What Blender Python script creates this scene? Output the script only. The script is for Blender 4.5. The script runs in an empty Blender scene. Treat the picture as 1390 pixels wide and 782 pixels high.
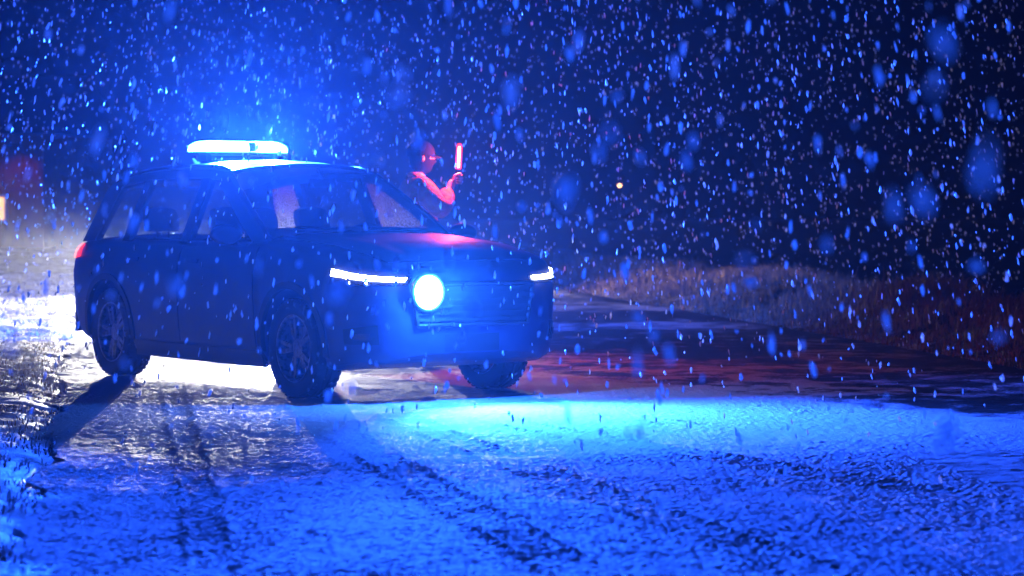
import bpy, bmesh, math, random
import numpy as np
from mathutils import Vector, Matrix

random.seed(7)
RNG = np.random.default_rng(7)
SC = bpy.context.scene
COL = SC.collection
R = math.radians

# ------------------------------------------------------------------ camera
cam_d = bpy.data.cameras.new('camera')
cam = bpy.data.objects.new('camera', cam_d)
COL.objects.link(cam)
cam.location = (0, 0, 1.30)
cam.rotation_euler = (R(90 - 1.85), 0, 0)
cam_d.lens = 85.0
cam_d.sensor_width = 36.0
cam_d.clip_start = 0.1
cam_d.clip_end = 2000
cam_d.dof.use_dof = True
cam_d.dof.focus_distance = 15.5
cam_d.dof.aperture_fstop = 2.8
SC.camera = cam

# ------------------------------------------------------------------ world: night sky
W = bpy.data.worlds.new('World')
SC.world = W
W.use_nodes = True
nt = W.node_tree
bg = nt.nodes['Background']
sky = nt.nodes.new('ShaderNodeTexSky')
sky.sky_type = 'NISHITA'
sky.sun_disc = False
sky.sun_elevation = R(-4)
sky.sun_rotation = R(15)
nt.links.new(sky.outputs[0], bg.inputs[0])
bg.inputs[1].default_value = 0.0004

# ------------------------------------------------------------------ exposure, render settings
SC.view_settings.view_transform = 'Standard'
SC.view_settings.look = 'None'
SC.view_settings.exposure = 0.0
SC.view_settings.gamma = 1.0
SC.view_settings.use_curve_mapping = False
cy = SC.cycles
cy.max_bounces = 5
cy.diffuse_bounces = 2
cy.glossy_bounces = 2
cy.transmission_bounces = 3
cy.transparent_max_bounces = 12
cy.volume_bounces = 0
cy.sample_clamp_indirect = 4.0
cy.caustics_reflective = False
cy.caustics_refractive = False
cy.use_denoising = True
try:
    cy.denoiser = 'OPENIMAGEDENOISE'
    cy.denoising_prefilter = 'ACCURATE'
except Exception:
    pass
cy.use_adaptive_sampling = False

# lamp strengths (watts), the one place where they are tuned
BLUE = (0.011, 0.085, 1.0)
P_BAR = 24000.0        # each forward half of the two roof beacons
P_GLOW = 220.0         # added light before the grille lamp, imitates its glare
P_HALO = 16000.0      # added beam towards the camera, makes the grille lamp's halo
P_STROBE = 10000.0     # blue lamp in the grille
P_HEAD = 105000.0      # each headlight of the car behind
P_FILL = 250.0        # added fill at its nose, for haze, verge and windows
P_BANK = 6500.0     # added light at its corner that brightens the bank
CUT_TILT = -0.3  # tilt of the added plate that cuts the low beams
P_BATON = 48.0
HAZE = 0.00022


# ================================================================== helpers
def tag(o, label=None, cat=None, group=None, kind=None):
    if label: o['label'] = label
    if cat: o['category'] = cat
    if group: o['group'] = group
    if kind: o['kind'] = kind
    return o


def empty(name, loc=(0, 0, 0), rz=0.0):
    o = bpy.data.objects.new(name, None)
    COL.objects.link(o)
    o.location = loc
    o.rotation_euler = (0, 0, rz)
    o.empty_display_size = 0.2
    return o


def mobj(name, verts, faces, mat, parent=None, smooth=False, sharp=None):
    me = bpy.data.meshes.new(name)
    me.from_pydata([tuple(v) for v in verts], [], [tuple(f) for f in faces])
    me.update()
    bm = bmesh.new(); bm.from_mesh(me)
    bmesh.ops.recalc_face_normals(bm, faces=bm.faces)
    bm.to_mesh(me); bm.free()
    if smooth:
        me.polygons.foreach_set('use_smooth', [True] * len(me.polygons))
        if sharp:
            me.set_sharp_from_angle(angle=R(sharp))
    me.materials.append(mat)
    o = bpy.data.objects.new(name, me)
    COL.objects.link(o)
    if parent: o.parent = parent
    return o


class MB:
    """collects shapes for ONE mesh object"""
    def __init__(s):
        s.v = []; s.f = []

    def add(s, v, f):
        k = len(s.v)
        s.v += [tuple(p) for p in v]
        s.f += [tuple(i + k for i in q) for q in f]
        return s

    def box(s, c, d, rot=None, taper=1.0):
        c = Vector(c); m = rot or Matrix.Identity(3)
        vs = []
        for z in (-1, 1):
            t = taper if z > 0 else 1.0
            for x, y in ((-1, -1), (1, -1), (1, 1), (-1, 1)):
                vs.append(c + m @ Vector((x * d[0] / 2 * t, y * d[1] / 2 * t, z * d[2] / 2)))
        s.add(vs, [(0, 3, 2, 1), (4, 5, 6, 7), (0, 1, 5, 4), (1, 2, 6, 5), (2, 3, 7, 6), (3, 0, 4, 7)])
        return s

    def tube(s, pts, rad, n=10, cap=True):
        pts = [Vector(p) for p in pts]
        if not isinstance(rad, (list, tuple)): rad = [rad] * len(pts)
        vs = []
        for i, p in enumerate(pts):
            t = (pts[min(i + 1, len(pts) - 1)] - pts[max(i - 1, 0)]).normalized()
            a = Vector((0, 0, 1)) if abs(t.z) < 0.9 else Vector((1, 0, 0))
            u = t.cross(a).normalized(); w = t.cross(u)
            for k in range(n):
                q = 2 * math.pi * k / n
                vs.append(p + (u * math.cos(q) + w * math.sin(q)) * rad[i])
        fs = []
        for i in range(len(pts) - 1):
            for k in range(n):
                k2 = (k + 1) % n
                fs.append((i * n + k, i * n + k2, (i + 1) * n + k2, (i + 1) * n + k))
        if cap:
            fs.append(tuple(range(n)))
            fs.append(tuple(range((len(pts) - 1) * n, len(pts) * n)))
        return s.add(vs, fs)

    def lathe(s, prof, axis='y', c=(0, 0, 0), n=32):
        """prof: list of (radius, along); closed profile"""
        vs = []; m = len(prof)
        for k in range(n):
            q = 2 * math.pi * k / n
            for r, a in prof:
                if axis == 'y':
                    p = (c[0] + r * math.cos(q), c[1] + a, c[2] + r * math.sin(q))
                elif axis == 'x':
                    p = (c[0] + a, c[1] + r * math.cos(q), c[2] + r * math.sin(q))
                else:
                    p = (c[0] + r * math.cos(q), c[1] + r * math.sin(q), c[2] + a)
                vs.append(p)
        fs = []
        for k in range(n):
            k2 = (k + 1) % n
            for j in range(m):
                j2 = (j + 1) % m
                fs.append((k * m + j, k * m + j2, k2 * m + j2, k2 * m + j))
        return s.add(vs, fs)

    def sheet(s, fn, nu, nv, thick):
        """fn(u,v)->(outer point, inward unit direction); a thin closed slab"""
        O = []; I = []
        for i in range(nu + 1):
            for j in range(nv + 1):
                p, n = fn(i / nu, j / nv)
                p = Vector(p); n = Vector(n)
                O.append(p); I.append(p + n * thick)
        k = len(O); w = nv + 1
        fs = []
        for i in range(nu):
            for j in range(nv):
                a, b, c, d = i * w + j, (i + 1) * w + j, (i + 1) * w + j + 1, i * w + j + 1
                fs.append((a, b, c, d)); fs.append((k + d, k + c, k + b, k + a))
        for i in range(nu):
            for j in (0, nv):
                a, b = i * w + j, (i + 1) * w + j
                fs.append((a, b, k + b, k + a))
        for j in range(nv):
            for i in (0, nu):
                a, b = i * w + j, i * w + j + 1
                fs.append((a, b, k + b, k + a))
        return s.add(O + I, fs)

    def build(s, name, mat, parent=None, smooth=False, sharp=35):
        return mobj(name, s.v, s.f, mat, parent, smooth, sharp)


# ------------------------------------------------------------------ materials
MATS = {}


def pmat(name, base, rough=0.5, metal=0.0, coat=0.0, spec=0.5, noise=None, bump=None):
    m = bpy.data.materials.new(name)
    m.use_nodes = True
    nt = m.node_tree
    b = nt.nodes['Principled BSDF']
    b.inputs['Base Color'].default_value = (*base, 1)
    b.inputs['Roughness'].default_value = rough
    b.inputs['Metallic'].default_value = metal
    b.inputs['Coat Weight'].default_value = coat
    b.inputs['Coat Roughness'].default_value = .38
    b.inputs['Specular IOR Level'].default_value = spec
    if noise or bump:
        tc = nt.nodes.new('ShaderNodeTexCoord')
    if noise:                       # (scale, colour2, low, high)
        n = nt.nodes.new('ShaderNodeTexNoise'); n.inputs['Scale'].default_value = noise[0]
        n.inputs['Detail'].default_value = 6
        r = nt.nodes.new('ShaderNodeMapRange')
        r.inputs[1].default_value = noise[2]; r.inputs[2].default_value = noise[3]
        mx = nt.nodes.new('ShaderNodeMix'); mx.data_type = 'RGBA'
        mx.inputs[6].default_value = (*base, 1); mx.inputs[7].default_value = (*noise[1], 1)
        nt.links.new(tc.outputs['Object'], n.inputs['Vector'])
        nt.links.new(n.outputs[0], r.inputs[0]); nt.links.new(r.outputs[0], mx.inputs[0])
        nt.links.new(mx.outputs[2], b.inputs['Base Color'])
    if bump:                        # (scale, distance)
        n2 = nt.nodes.new('ShaderNodeTexNoise'); n2.inputs['Scale'].default_value = bump[0]
        n2.inputs['Detail'].default_value = 5
        bp = nt.nodes.new('ShaderNodeBump'); bp.inputs['Distance'].default_value = bump[1]
        bp.inputs['Strength'].default_value = 1.0
        nt.links.new(tc.outputs['Object'], n2.inputs['Vector'])
        nt.links.new(n2.outputs[0], bp.inputs['Height']); nt.links.new(bp.outputs[0], b.inputs['Normal'])
    MATS[name] = m
    return m


def emat(name, col, strength, see_through=True):
    """a lit translucent lens: it gives off light and lets the bulb's light through"""
    m = bpy.data.materials.new(name)
    m.use_nodes = True
    nt = m.node_tree; nt.nodes.clear()
    out = nt.nodes.new('ShaderNodeOutputMaterial')
    e = nt.nodes.new('ShaderNodeEmission')
    e.inputs[0].default_value = (*col, 1); e.inputs[1].default_value = strength
    if see_through:
        t = nt.nodes.new('ShaderNodeBsdfTransparent')
        a = nt.nodes.new('ShaderNodeAddShader')
        nt.links.new(e.outputs[0], a.inputs[0]); nt.links.new(t.outputs[0], a.inputs[1])
        nt.links.new(a.outputs[0], out.inputs[0])
    else:
        nt.links.new(e.outputs[0], out.inputs[0])
    MATS[name] = m
    return m


def glassmat(name, tint, wet=False):
    m = bpy.data.materials.new(name)
    m.use_nodes = True
    nt = m.node_tree; nt.nodes.clear()
    out = nt.nodes.new('ShaderNodeOutputMaterial')
    t = nt.nodes.new('ShaderNodeBsdfTransparent'); t.inputs[0].default_value = (*tint, 1)
    g = nt.nodes.new('ShaderNodeBsdfGlossy'); g.inputs['Roughness'].default_value = 0.05
    lw = nt.nodes.new('ShaderNodeLayerWeight'); lw.inputs[0].default_value = .5
    pw = nt.nodes.new('ShaderNodeMath'); pw.operation = 'POWER'; pw.inputs[1].default_value = 5.0
    fr = nt.nodes.new('ShaderNodeMath'); fr.operation = 'MULTIPLY_ADD'; fr.inputs[1].default_value = .9; fr.inputs[2].default_value = .03
    nt.links.new(lw.outputs['Facing'], pw.inputs[0]); nt.links.new(pw.outputs[0], fr.inputs[0])
    mx = nt.nodes.new('ShaderNodeMixShader')
    nt.links.new(fr.outputs[0], mx.inputs[0])
    nt.links.new(t.outputs[0], mx.inputs[1]); nt.links.new(g.outputs[0], mx.inputs[2])
    last = mx
    if wet:                          # melting snow and drops stuck to the pane
        tc = nt.nodes.new('ShaderNodeTexCoord')
        n = nt.nodes.new('ShaderNodeTexNoise'); n.inputs['Scale'].default_value = 75; n.inputs['Detail'].default_value = 3
        r = nt.nodes.new('ShaderNodeMapRange'); r.inputs[1].default_value = .42; r.inputs[2].default_value = .62
        r.inputs[3].default_value = .04; r.inputs[4].default_value = .5
        tr = nt.nodes.new('ShaderNodeBsdfTranslucent'); tr.inputs[0].default_value = (.8, .82, .85, 1)
        m2 = nt.nodes.new('ShaderNodeMixShader')
        nt.links.new(tc.outputs['Object'], n.inputs['Vector']); nt.links.new(n.outputs[0], r.inputs[0]); nt.links.new(r.outputs[0], m2.inputs[0])
        nt.links.new(mx.outputs[0], m2.inputs[1]); nt.links.new(tr.outputs[0], m2.inputs[2]); last = m2
    nt.links.new(last.outputs[0], out.inputs[0])
    MATS[name] = m
    return m


M_paint = pmat('dark_blue_paint', (0.012, 0.018, 0.05), 0.5, 0.0, 0.3, noise=(9, (0.02, 0.026, 0.055), .4, .75), bump=(160, .0006))
M_paint2 = pmat('grey_paint', (0.05, 0.05, 0.055), 0.3, 0.3, 0.8, noise=(7, (0.08, 0.08, 0.08), .4, .75))
M_plastic = pmat('black_plastic', (0.012, 0.012, 0.013), 0.6, bump=(220, .0008))
M_rubber = pmat('tyre_rubber', (0.014, 0.014, 0.014), 0.85, bump=(90, .002), noise=(14, (0.22, 0.22, 0.23), .62, .75))
M_alloy = pmat('alloy', (0.28, 0.29, 0.3), 0.35, 0.9, noise=(30, (0.1, 0.1, 0.1), .45, .7))
M_chrome = pmat('chrome', (0.6, 0.6, 0.62), 0.18, 1.0)
M_seat = pmat('seat_cloth', (0.02, 0.02, 0.022), 0.9, bump=(300, .001))
M_plate = pmat('dirty_plate', (0.13, 0.13, 0.13), 0.6, noise=(20, (.03, .03, .03), .4, .7))
M_lensdark = pmat('unlit_blue_lens', (0.005, 0.02, 0.12), 0.12, 0, 0.6)
M_glass = glassmat('window_glass', (0.62, 0.66, 0.68))
M_wet = glassmat('wet_snowy_glass', (0.6, 0.64, 0.66), wet=True)
M_clear = glassmat('lamp_glass', (0.93, 0.95, 0.97))
M_reflect = pmat('headlamp_bowl', (0.1, 0.1, 0.11), 0.25, 0.9)
M_bar = emat('blue_beacon_lens', (0.05, 0.30, 1.0), 34)
M_strobe = emat('blue_strobe_lens', (0.05, 0.30, 1.0), 60)
M_drl = emat('white_led_strip', (0.85, 0.92, 1.0), 26)
M_tail = emat('red_tail_lens', (1.0, 0.03, 0.015), 1.6)
M_beam = emat('headlight_lens', (1.0, 0.96, 0.9), 30)
M_baton = emat('red_baton_tube', (1.0, 0.03, 0.04), 2.2)
M_core = emat('baton_core', (1.0, 0.35, 0.2), 6)
for m in (M_bar, M_strobe, M_beam, M_baton, M_core):
    m.cycles.emission_sampling = 'NONE'      # a lamp sits inside each of these lenses

# ------------------------------------------------------------------ numpy noise


def vnoise(x, y, seed):
    """gradient-free value noise, smooth, -1..1"""
    g = np.random.default_rng(seed).uniform(-1, 1, (256, 256))
    xi = np.floor(x).astype(int); yi = np.floor(y).astype(int)
    fx = x - xi; fy = y - yi
    fx = fx * fx * fx * (fx * (fx * 6 - 15) + 10); fy = fy * fy * fy * (fy * (fy * 6 - 15) + 10)
    a = g[xi % 256, yi % 256]; b = g[(xi + 1) % 256, yi % 256]
    c = g[xi % 256, (yi + 1) % 256]; d = g[(xi + 1) % 256, (yi + 1) % 256]
    return (a * (1 - fx) + b * fx) * (1 - fy) + (c * (1 - fx) + d * fx) * fy


def fbm(x, y, scale, seed, octs=4, gain=.5):
    s = 0; a = 1.0; t = 0
    for k in range(octs):
        s = s + a * vnoise(x / scale * 2 ** k + 13.7 * k, y / scale * 2 ** k - 7.3 * k, seed + k)
        t += a; a *= gain
    return s / t


def rot2(x, y, a):
    return x * math.cos(a) - y * math.sin(a), x * math.sin(a) + y * math.cos(a)


# ================================================================== the setting
# road axes: the road runs away from the viewer and a little to one side
RD = Vector((-0.168, 0.986)); RN = Vector((0.986, 0.168))
S_LEFT, S_RIGHT = -0.30, 7.45
CAR_POS = Vector((-1.608, 18.313, 0)); CAR_H = R(-54.5)
OTHER_POS = Vector((-5.0, 43.2, 0)); OTHER_H = R(-87)


def st(x, y):
    return x * RN.x + y * RN.y, x * RD.x + y * RD.y


def terrain_z(s, t):
    x = s * RN.x + t * RD.x; y = s * RN.y + t * RD.y
    z = np.full_like(s, -0.06)
    # left verge: slightly raised, uneven turf
    lf = np.clip((S_LEFT - s) / 1.2, 0, 1)
    z = z + .075 * np.clip((S_LEFT + .22 - s) / .4, 0, 1)
    z = z + lf * (0.05 + 0.05 * fbm(x, y, 1.4, 40, 3))
    # right verge: shallow gutter, then a low bank that falls away behind its crest
    b = np.clip((s - 7.7) / 1.6, 0, 1); b = b * b * (3 - 2 * b)
    back = np.clip((s - 9.6) / 3.0, 0, 1); back = back * back * (3 - 2 * back)
    z = z + b * (0.28 + 0.12 * fbm(x, y, 2.2, 50, 3)) - back * 0.55
    z = z + (lf * .035 + b * .10) * fbm(x, y, 0.45, 60, 3)
    return z


def grid_mesh(name, sx, ty, zfn, mat, bands=None):
    """sheet on the (across, along) road grid, in bands of different fineness"""
    cos, quads, cov, k = [], [], [], 0
    for sx, ty in (bands or [(sx, ty)]):
        S, T = np.meshgrid(sx, ty, indexing='xy')
        Z, A = zfn(S, T)
        if name == 'road':                    # ragged, overgrown edge
            S = S + np.exp(-np.abs(S - S_LEFT) / .35) * .22 * fbm(T, T * 0, .8, 91, 4)
        X = S * RN.x + T * RD.x; Y = S * RN.y + T * RD.y
        n, m = S.shape
        cos.append(np.stack([X, Y, Z], -1).reshape(-1, 3)); cov.append(A.ravel())
        i = np.arange(n * m).reshape(n, m) + k
        quads.append(np.stack([i[:-1, :-1], i[:-1, 1:], i[1:, 1:], i[1:, :-1]], -1).reshape(-1, 4))
        k += n * m
    co = np.concatenate(cos).astype(np.float32); q = np.concatenate(quads); A = np.concatenate(cov)
    me = bpy.data.meshes.new(name)
    me.vertices.add(len(co)); me.vertices.foreach_set('co', co.ravel())
    me.loops.add(q.size); me.loops.foreach_set('vertex_index', q.ravel().astype(np.int32))
    me.polygons.add(len(q))
    me.polygons.foreach_set('loop_start', np.arange(0, q.size, 4, dtype=np.int32))
    me.polygons.foreach_set('use_smooth', np.ones(len(q), bool))
    me.update(calc_edges=True)
    at = me.attributes.new('cover', 'FLOAT', 'POINT')
    at.data.foreach_set('value', A.astype(np.float32))
    me.materials.append(mat)
    o = bpy.data.objects.new(name, me); COL.objects.link(o)
    tag(o, kind='structure')
    return o


# --- snow / asphalt ground material: 'cover' says where snow lies
def ground_mat(name, bare, bare2, snow, rough_bare, rough_snow, bump):
    m = bpy.data.materials.new(name); m.use_nodes = True
    nt = m.node_tree; b = nt.nodes['Principled BSDF']
    at = nt.nodes.new('ShaderNodeAttribute'); at.attribute_name = 'cover'
    tc = nt.nodes.new('ShaderNodeTexCoord')
    n1 = nt.nodes.new('ShaderNodeTexNoise'); n1.inputs['Scale'].default_value = 38; n1.inputs['Detail'].default_value = 4
    n2 = nt.nodes.new('ShaderNodeTexNoise'); n2.inputs['Scale'].default_value = 5; n2.inputs['Detail'].default_value = 5
    for n in (n1, n2): nt.links.new(tc.outputs['Object'], n.inputs['Vector'])
    ad = nt.nodes.new('ShaderNodeMath'); ad.operation = 'MULTIPLY_ADD'
    ad.inputs[1].default_value = 0.5; nt.links.new(n1.outputs[0], ad.inputs[0]); nt.links.new(at.outputs['Fac'], ad.inputs[2])
    mr = nt.nodes.new('ShaderNodeMapRange'); mr.inputs[1].default_value = 0.55; mr.inputs[2].default_value = 0.85
    nt.links.new(ad.outputs[0], mr.inputs[0])
    mb = nt.nodes.new('ShaderNodeMix'); mb.data_type = 'RGBA'
    mb.inputs[6].default_value = (*bare, 1); mb.inputs[7].default_value = (*bare2, 1)
    nt.links.new(n2.outputs[0], mb.inputs[0])
    mx = nt.nodes.new('ShaderNodeMix'); mx.data_type = 'RGBA'; mx.inputs[7].default_value = (*snow, 1)
    nt.links.new(mb.outputs[2], mx.inputs[6]); nt.links.new(mr.outputs[0], mx.inputs[0])
    nt.links.new(mx.outputs[2], b.inputs['Base Color'])
    rr = nt.nodes.new('ShaderNodeMapRange'); rr.inputs[3].default_value = rough_bare; rr.inputs[4].default_value = rough_snow
    nt.links.new(mr.outputs[0], rr.inputs[0]); nt.links.new(rr.outputs[0], b.inputs['Roughness'])
    nb = nt.nodes.new('ShaderNodeTexNoise'); nb.inputs['Scale'].default_value = bump[0]; nb.inputs['Detail'].default_value = 4
    nt.links.new(tc.outputs['Object'], nb.inputs['Vector'])
    b.inputs['Specular IOR Level'].default_value = .22
    bp = nt.nodes.new('ShaderNodeBump'); bp.inputs['Distance'].default_value = bump[1]
    nt.links.new(nb.outputs[0], bp.inputs['Height']); nt.links.new(bp.outputs[0], b.inputs['Normal'])
    return m


M_road = ground_mat('slushy_road', (0.03, 0.03, 0.032), (0.05, 0.047, 0.045), (0.52, 0.54, 0.58), 0.36, 0.9, (95, .006))
M_turf = ground_mat('snow_dusted_turf', (0.05, 0.035, 0.02), (0.09, 0.06, 0.03), (0.72, 0.74, 0.78), 0.8, 0.6, (60, .01))


def track(x, y, pts, w):
    """distance-based wheel rut: (groove 0..1, ridge 0..1, along)"""
    best = np.full(x.shape, 9.0); al = np.zeros(x.shape); acc = 0.0
    for (ax, ay), (bx, by) in zip(pts[:-1], pts[1:]):
        dx, dy = bx - ax, by - ay; L = math.hypot(dx, dy)
        u = np.clip(((x - ax) * dx + (y - ay) * dy) / (L * L), 0, 1)
        d = np.hypot(x - ax - u * dx, y - ay - u * dy)
        k = d < best
        best = np.where(k, d, best); al = np.where(k, acc + u * L, al); acc += L
    return np.exp(-(best / w) ** 4), np.exp(-((best - w * 1.35) / (w * .35)) ** 2), al


def bez(p0, p1, p2, n=14):
    return [((1 - t) ** 2 * p0[0] + 2 * t * (1 - t) * p1[0] + t * t * p2[0],
             (1 - t) ** 2 * p0[1] + 2 * t * (1 - t) * p1[1] + t * t * p2[1]) for t in [i / n for i in range(n + 1)]]


TRACKS = [(bez((-2.1, 20.5), (-1.35, 15.0), (0.35, 8.2)), .085), (bez((-1.8, 20.5), (-1.0, 15.6), (1.1, 8.6)), .085),
          (bez((-0.9, 17.4), (0.1, 13.6), (2.7, 10.2)), .09), (bez((-2.6, 18.5), (-1.9, 14.0), (-1.0, 8.2)), .06),
          (bez((0.2, 16.5), (1.3, 13.2), (4.6, 11.3)), .08)]


def road_z(S, T):
    x = S * RN.x + T * RD.x; y = S * RN.y + T * RD.y
    fine = np.exp(-np.clip(y - 24, 0, None) / 14.0)
    big = fbm(x, y, 1.6, 1, 3)
    mid = fbm(x, y, 0.20, 5, 3)
    cl = np.abs(fbm(x, y, 0.034, 9, 2, .5)) * 2 - .6         # soft rounded clumps, creased between
    cl2 = fbm(x, y, 0.019, 15, 2, .5)
    patchy = np.clip(.85 + .5 * fbm(x, y, .6, 25, 3), .5, 1.3)
    cover = 0.97 + 0.12 * big + 0.12 * mid + 0.05 * cl
    v = (x - .25) * .84 + (y - 18.2) * .54                  # swept bare by turning cars
    lane = np.clip((v + .35 * big) / .9, 0, 1)
    cover = cover - (0.60 - .22 * mid - .25 * big) * lane + .45 * np.clip(mid + .6 * big + .1, 0, 1) * np.exp(-((v - 1.45 + .6 * big) / .35) ** 2)
    h = fine * (0.010 * big + 0.003 * mid + patchy * (0.0042 * cl + 0.0032 * cl2))
    for pts, w in TRACKS:
        g, r, al = track(x, y, pts, w)
        tread = .5 + .5 * np.sin(al * 2 * math.pi / .07) * np.sign(np.sin(al * 40))
        br = np.clip(.55 + .9 * fbm(x, y, .6, 33, 3), 0, 1)
        h = h - fine * g * br * (0.006 + .006 * tread) + fine * r * br * 0.008 * (0.6 + 1.2 * cl)
        cover = cover - .12 * g * br * (1 - .4 * tread) + .12 * r * br
    # dirty bare patches near the verge and the viewer
    bare = np.clip(1.35 * fbm(x * .45, y, .42, 71, 3) - .25, 0, 1) * np.clip((11.8 - y) / 2.5, 0, 1) * np.clip((.3 - x) / 1.0, 0, 1)
    cover = cover - .75 * bare
    h = h - .004 * bare
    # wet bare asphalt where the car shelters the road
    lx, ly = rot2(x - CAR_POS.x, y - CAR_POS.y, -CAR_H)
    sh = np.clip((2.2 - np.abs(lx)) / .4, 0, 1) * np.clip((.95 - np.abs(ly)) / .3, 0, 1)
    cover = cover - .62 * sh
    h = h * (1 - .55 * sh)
    ed = np.clip((S - S_LEFT) / .5, 0, 1) * np.clip((S_RIGHT - S) / .35, 0, 1)
    cover = cover * (.55 + .45 * ed) 
    return 0.0 + h, np.clip(cover, 0, 1)


def spaced(*segs):
    out = []
    for a, b, d in segs:
        n = max(1, int(round((b - a) / d)))
        out += [a + (b - a) * i / n for i in range(n)]
    out.append(segs[-1][1])
    return np.array(out)


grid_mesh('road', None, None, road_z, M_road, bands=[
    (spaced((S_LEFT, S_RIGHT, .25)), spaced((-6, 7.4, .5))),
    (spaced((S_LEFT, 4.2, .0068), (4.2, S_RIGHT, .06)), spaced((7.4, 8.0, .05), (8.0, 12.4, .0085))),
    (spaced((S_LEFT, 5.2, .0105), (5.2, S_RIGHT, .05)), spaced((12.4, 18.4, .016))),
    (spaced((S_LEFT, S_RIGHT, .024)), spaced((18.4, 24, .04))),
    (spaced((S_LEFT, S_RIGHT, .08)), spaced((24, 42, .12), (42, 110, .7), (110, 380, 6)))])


def turf_z(S, T):
    z = terrain_z(S, T)
    x = S * RN.x + T * RD.x; y = S * RN.y + T * RD.y
    c = .50 + .45 * fbm(x, y, .5, 80, 3) + .12 * fbm(x, y, .08, 84, 2)
    c = c - .42 * np.clip((S - 7.6) / .8, 0, 1)
    far = np.clip((y - 60) / 60, 0, 1)
    return z + .02 * fbm(x, y, .11, 88, 2) * ((S < S_LEFT) | (S > S_RIGHT)), np.clip(c * (1 - .5 * far), 0, 1)


grid_mesh('ground', spaced((-380, -30, 20), (-30, -8, 1), (-8, -3.5, .09), (-3.5, -.2, .05), (-.2, 7.3, .5), (7.3, 11, .07), (11, 16, .4), (16, 60, 4), (60, 380, 20)),
          spaced((-10, 6, 1), (6, 22, .07), (22, 45, .13), (45, 90, 1), (90, 390, 12)), turf_z, M_turf)

# ================================================================== vehicles
HW = [(-2.30, .60), (-2.28, .70), (-2.24, .78), (-2.16, .845), (-2.0, .89), (-1.7, .915), (-1.2, .925), (0, .93), (1.0, .925),
      (1.5, .92), (1.8, .905), (1.95, .885), (2.08, .845), (2.17, .785), (2.23, .70), (2.27, .60), (2.295, .48), (2.305, .38)]
ZS = [(-2.30, .92), (-2.28, .98), (-2.24, 1.02), (-2.0, 1.06), (-1.5, 1.085), (-.6, 1.08), (.4, 1.075), (.9, 1.085), (1.3, 1.065), (1.7, 1.03),
      (2.0, .985), (2.12, .955), (2.2, .925), (2.25, .89), (2.285, .85), (2.305, .80)]
ZB = [(-2.30, .42), (-2.26, .34), (-2.1, .30), (-1.9, .25), (-1.7, .20), (1.7, .20), (2.0, .235), (2.2, .27), (2.305, .33)]
PROF = [(0, .86), (.04, .93), (.12, .965), (.3, .985), (.45, .992), (.58, 1.0), (.70, 1.0), (.80, .985), (.90, .962), (.955, .93), (.985, .90)]


def interp(tab, x):
    return float(np.interp(x, [a for a, b in tab], [b for a, b in tab]))


def ybody(x, z):
    zb, zs = interp(ZB, x), interp(ZS, x)
    return interp(HW, x) * interp(PROF, (z - zb) / (zs - zb))


def yglass(x, z):
    y = .868 - (z - 1.08) / .52 * .215
    y -= .05 * max(0, x - .1) ** 2 * 1.6
    y -= .15 * max(0, -x - 1.3) ** 2
    return y


def rail(x):
    return float(np.interp(x, [-2.0, -1.85, -1.6, -1.3, -1.0, -.5, -.1, .05], [1.455, 1.495, 1.545, 1.58, 1.598, 1.606, 1.592, 1.576]))


def crown(x):
    return .066 + .012 * math.cos((x + .8) * 1.2)


def apply_bool(o, cutters):
    for c in cutters:
        md = o.modifiers.new('cut', 'BOOLEAN'); md.operation = 'DIFFERENCE'; md.object = c; md.solver = 'EXACT'
    dg = bpy.context.evaluated_depsgraph_get()
    me = bpy.data.meshes.new_from_object(o.evaluated_get(dg))
    o.modifiers.clear(); o.data = me
    for c in cutters:
        bpy.data.objects.remove(c, do_unlink=True)


def quad_patch(mb, P, s, yfn, off, thick, nu=8, nv=6):
    """P: 4 (x,z) corners, order: low-front, low-rear, up-rear, up-front; s: side sign"""
    def fn(u, v):
        x = (1 - v) * ((1 - u) * P[0][0] + u * P[1][0]) + v * ((1 - u) * P[3][0] + u * P[2][0])
        z = (1 - v) * ((1 - u) * P[0][1] + u * P[1][1]) + v * ((1 - u) * P[3][1] + u * P[2][1])
        return (x, s * (yfn(x, z) + off), z), (0, -s, 0)
    mb.sheet(fn, nu, nv, thick)


def front_patch(s, ya, yb, zfn0, zfn1, off, thick, nu=14, nv=3):
    """a patch that wraps round a front corner; ya..yb = plan positions (x) of outer and inner end"""
    mb = MB()
    def fn(u, v):
        x = ya + (yb - ya) * u
        z = zfn0(u) * (1 - v) + zfn1(u) * v
        y = ybody(x, z)
        e = .01
        tx, ty = e * 2, ybody(x + e, z) - ybody(x - e, z)
        n = Vector((-ty, tx, 0)).normalized()
        return (x + n.x * off, s * (y + n.y * off), z), (-n.x, -s * n.y, 0)
    mb.sheet(fn, nu, nv, thick)
    return mb


def spot(name, parent, loc, direction, power, col, angle, blend, radius):
    l = bpy.data.lights.new(name, 'SPOT')
    l.energy = power; l.color = col; l.spot_size = R(angle); l.spot_blend = blend; l.shadow_soft_size = radius
    o = bpy.data.objects.new(name, l); COL.objects.link(o)
    o.parent = parent; o.location = loc
    o.rotation_euler = Vector(direction).to_track_quat('-Z', 'Y').to_euler()
    return o


def point(name, parent, loc, power, col, radius):
    l = bpy.data.lights.new(name, 'POINT')
    l.energy = power; l.color = col; l.shadow_soft_size = radius
    o = bpy.data.objects.new(name, l); COL.objects.link(o)
    o.parent = parent; o.location = loc
    return o


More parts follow.
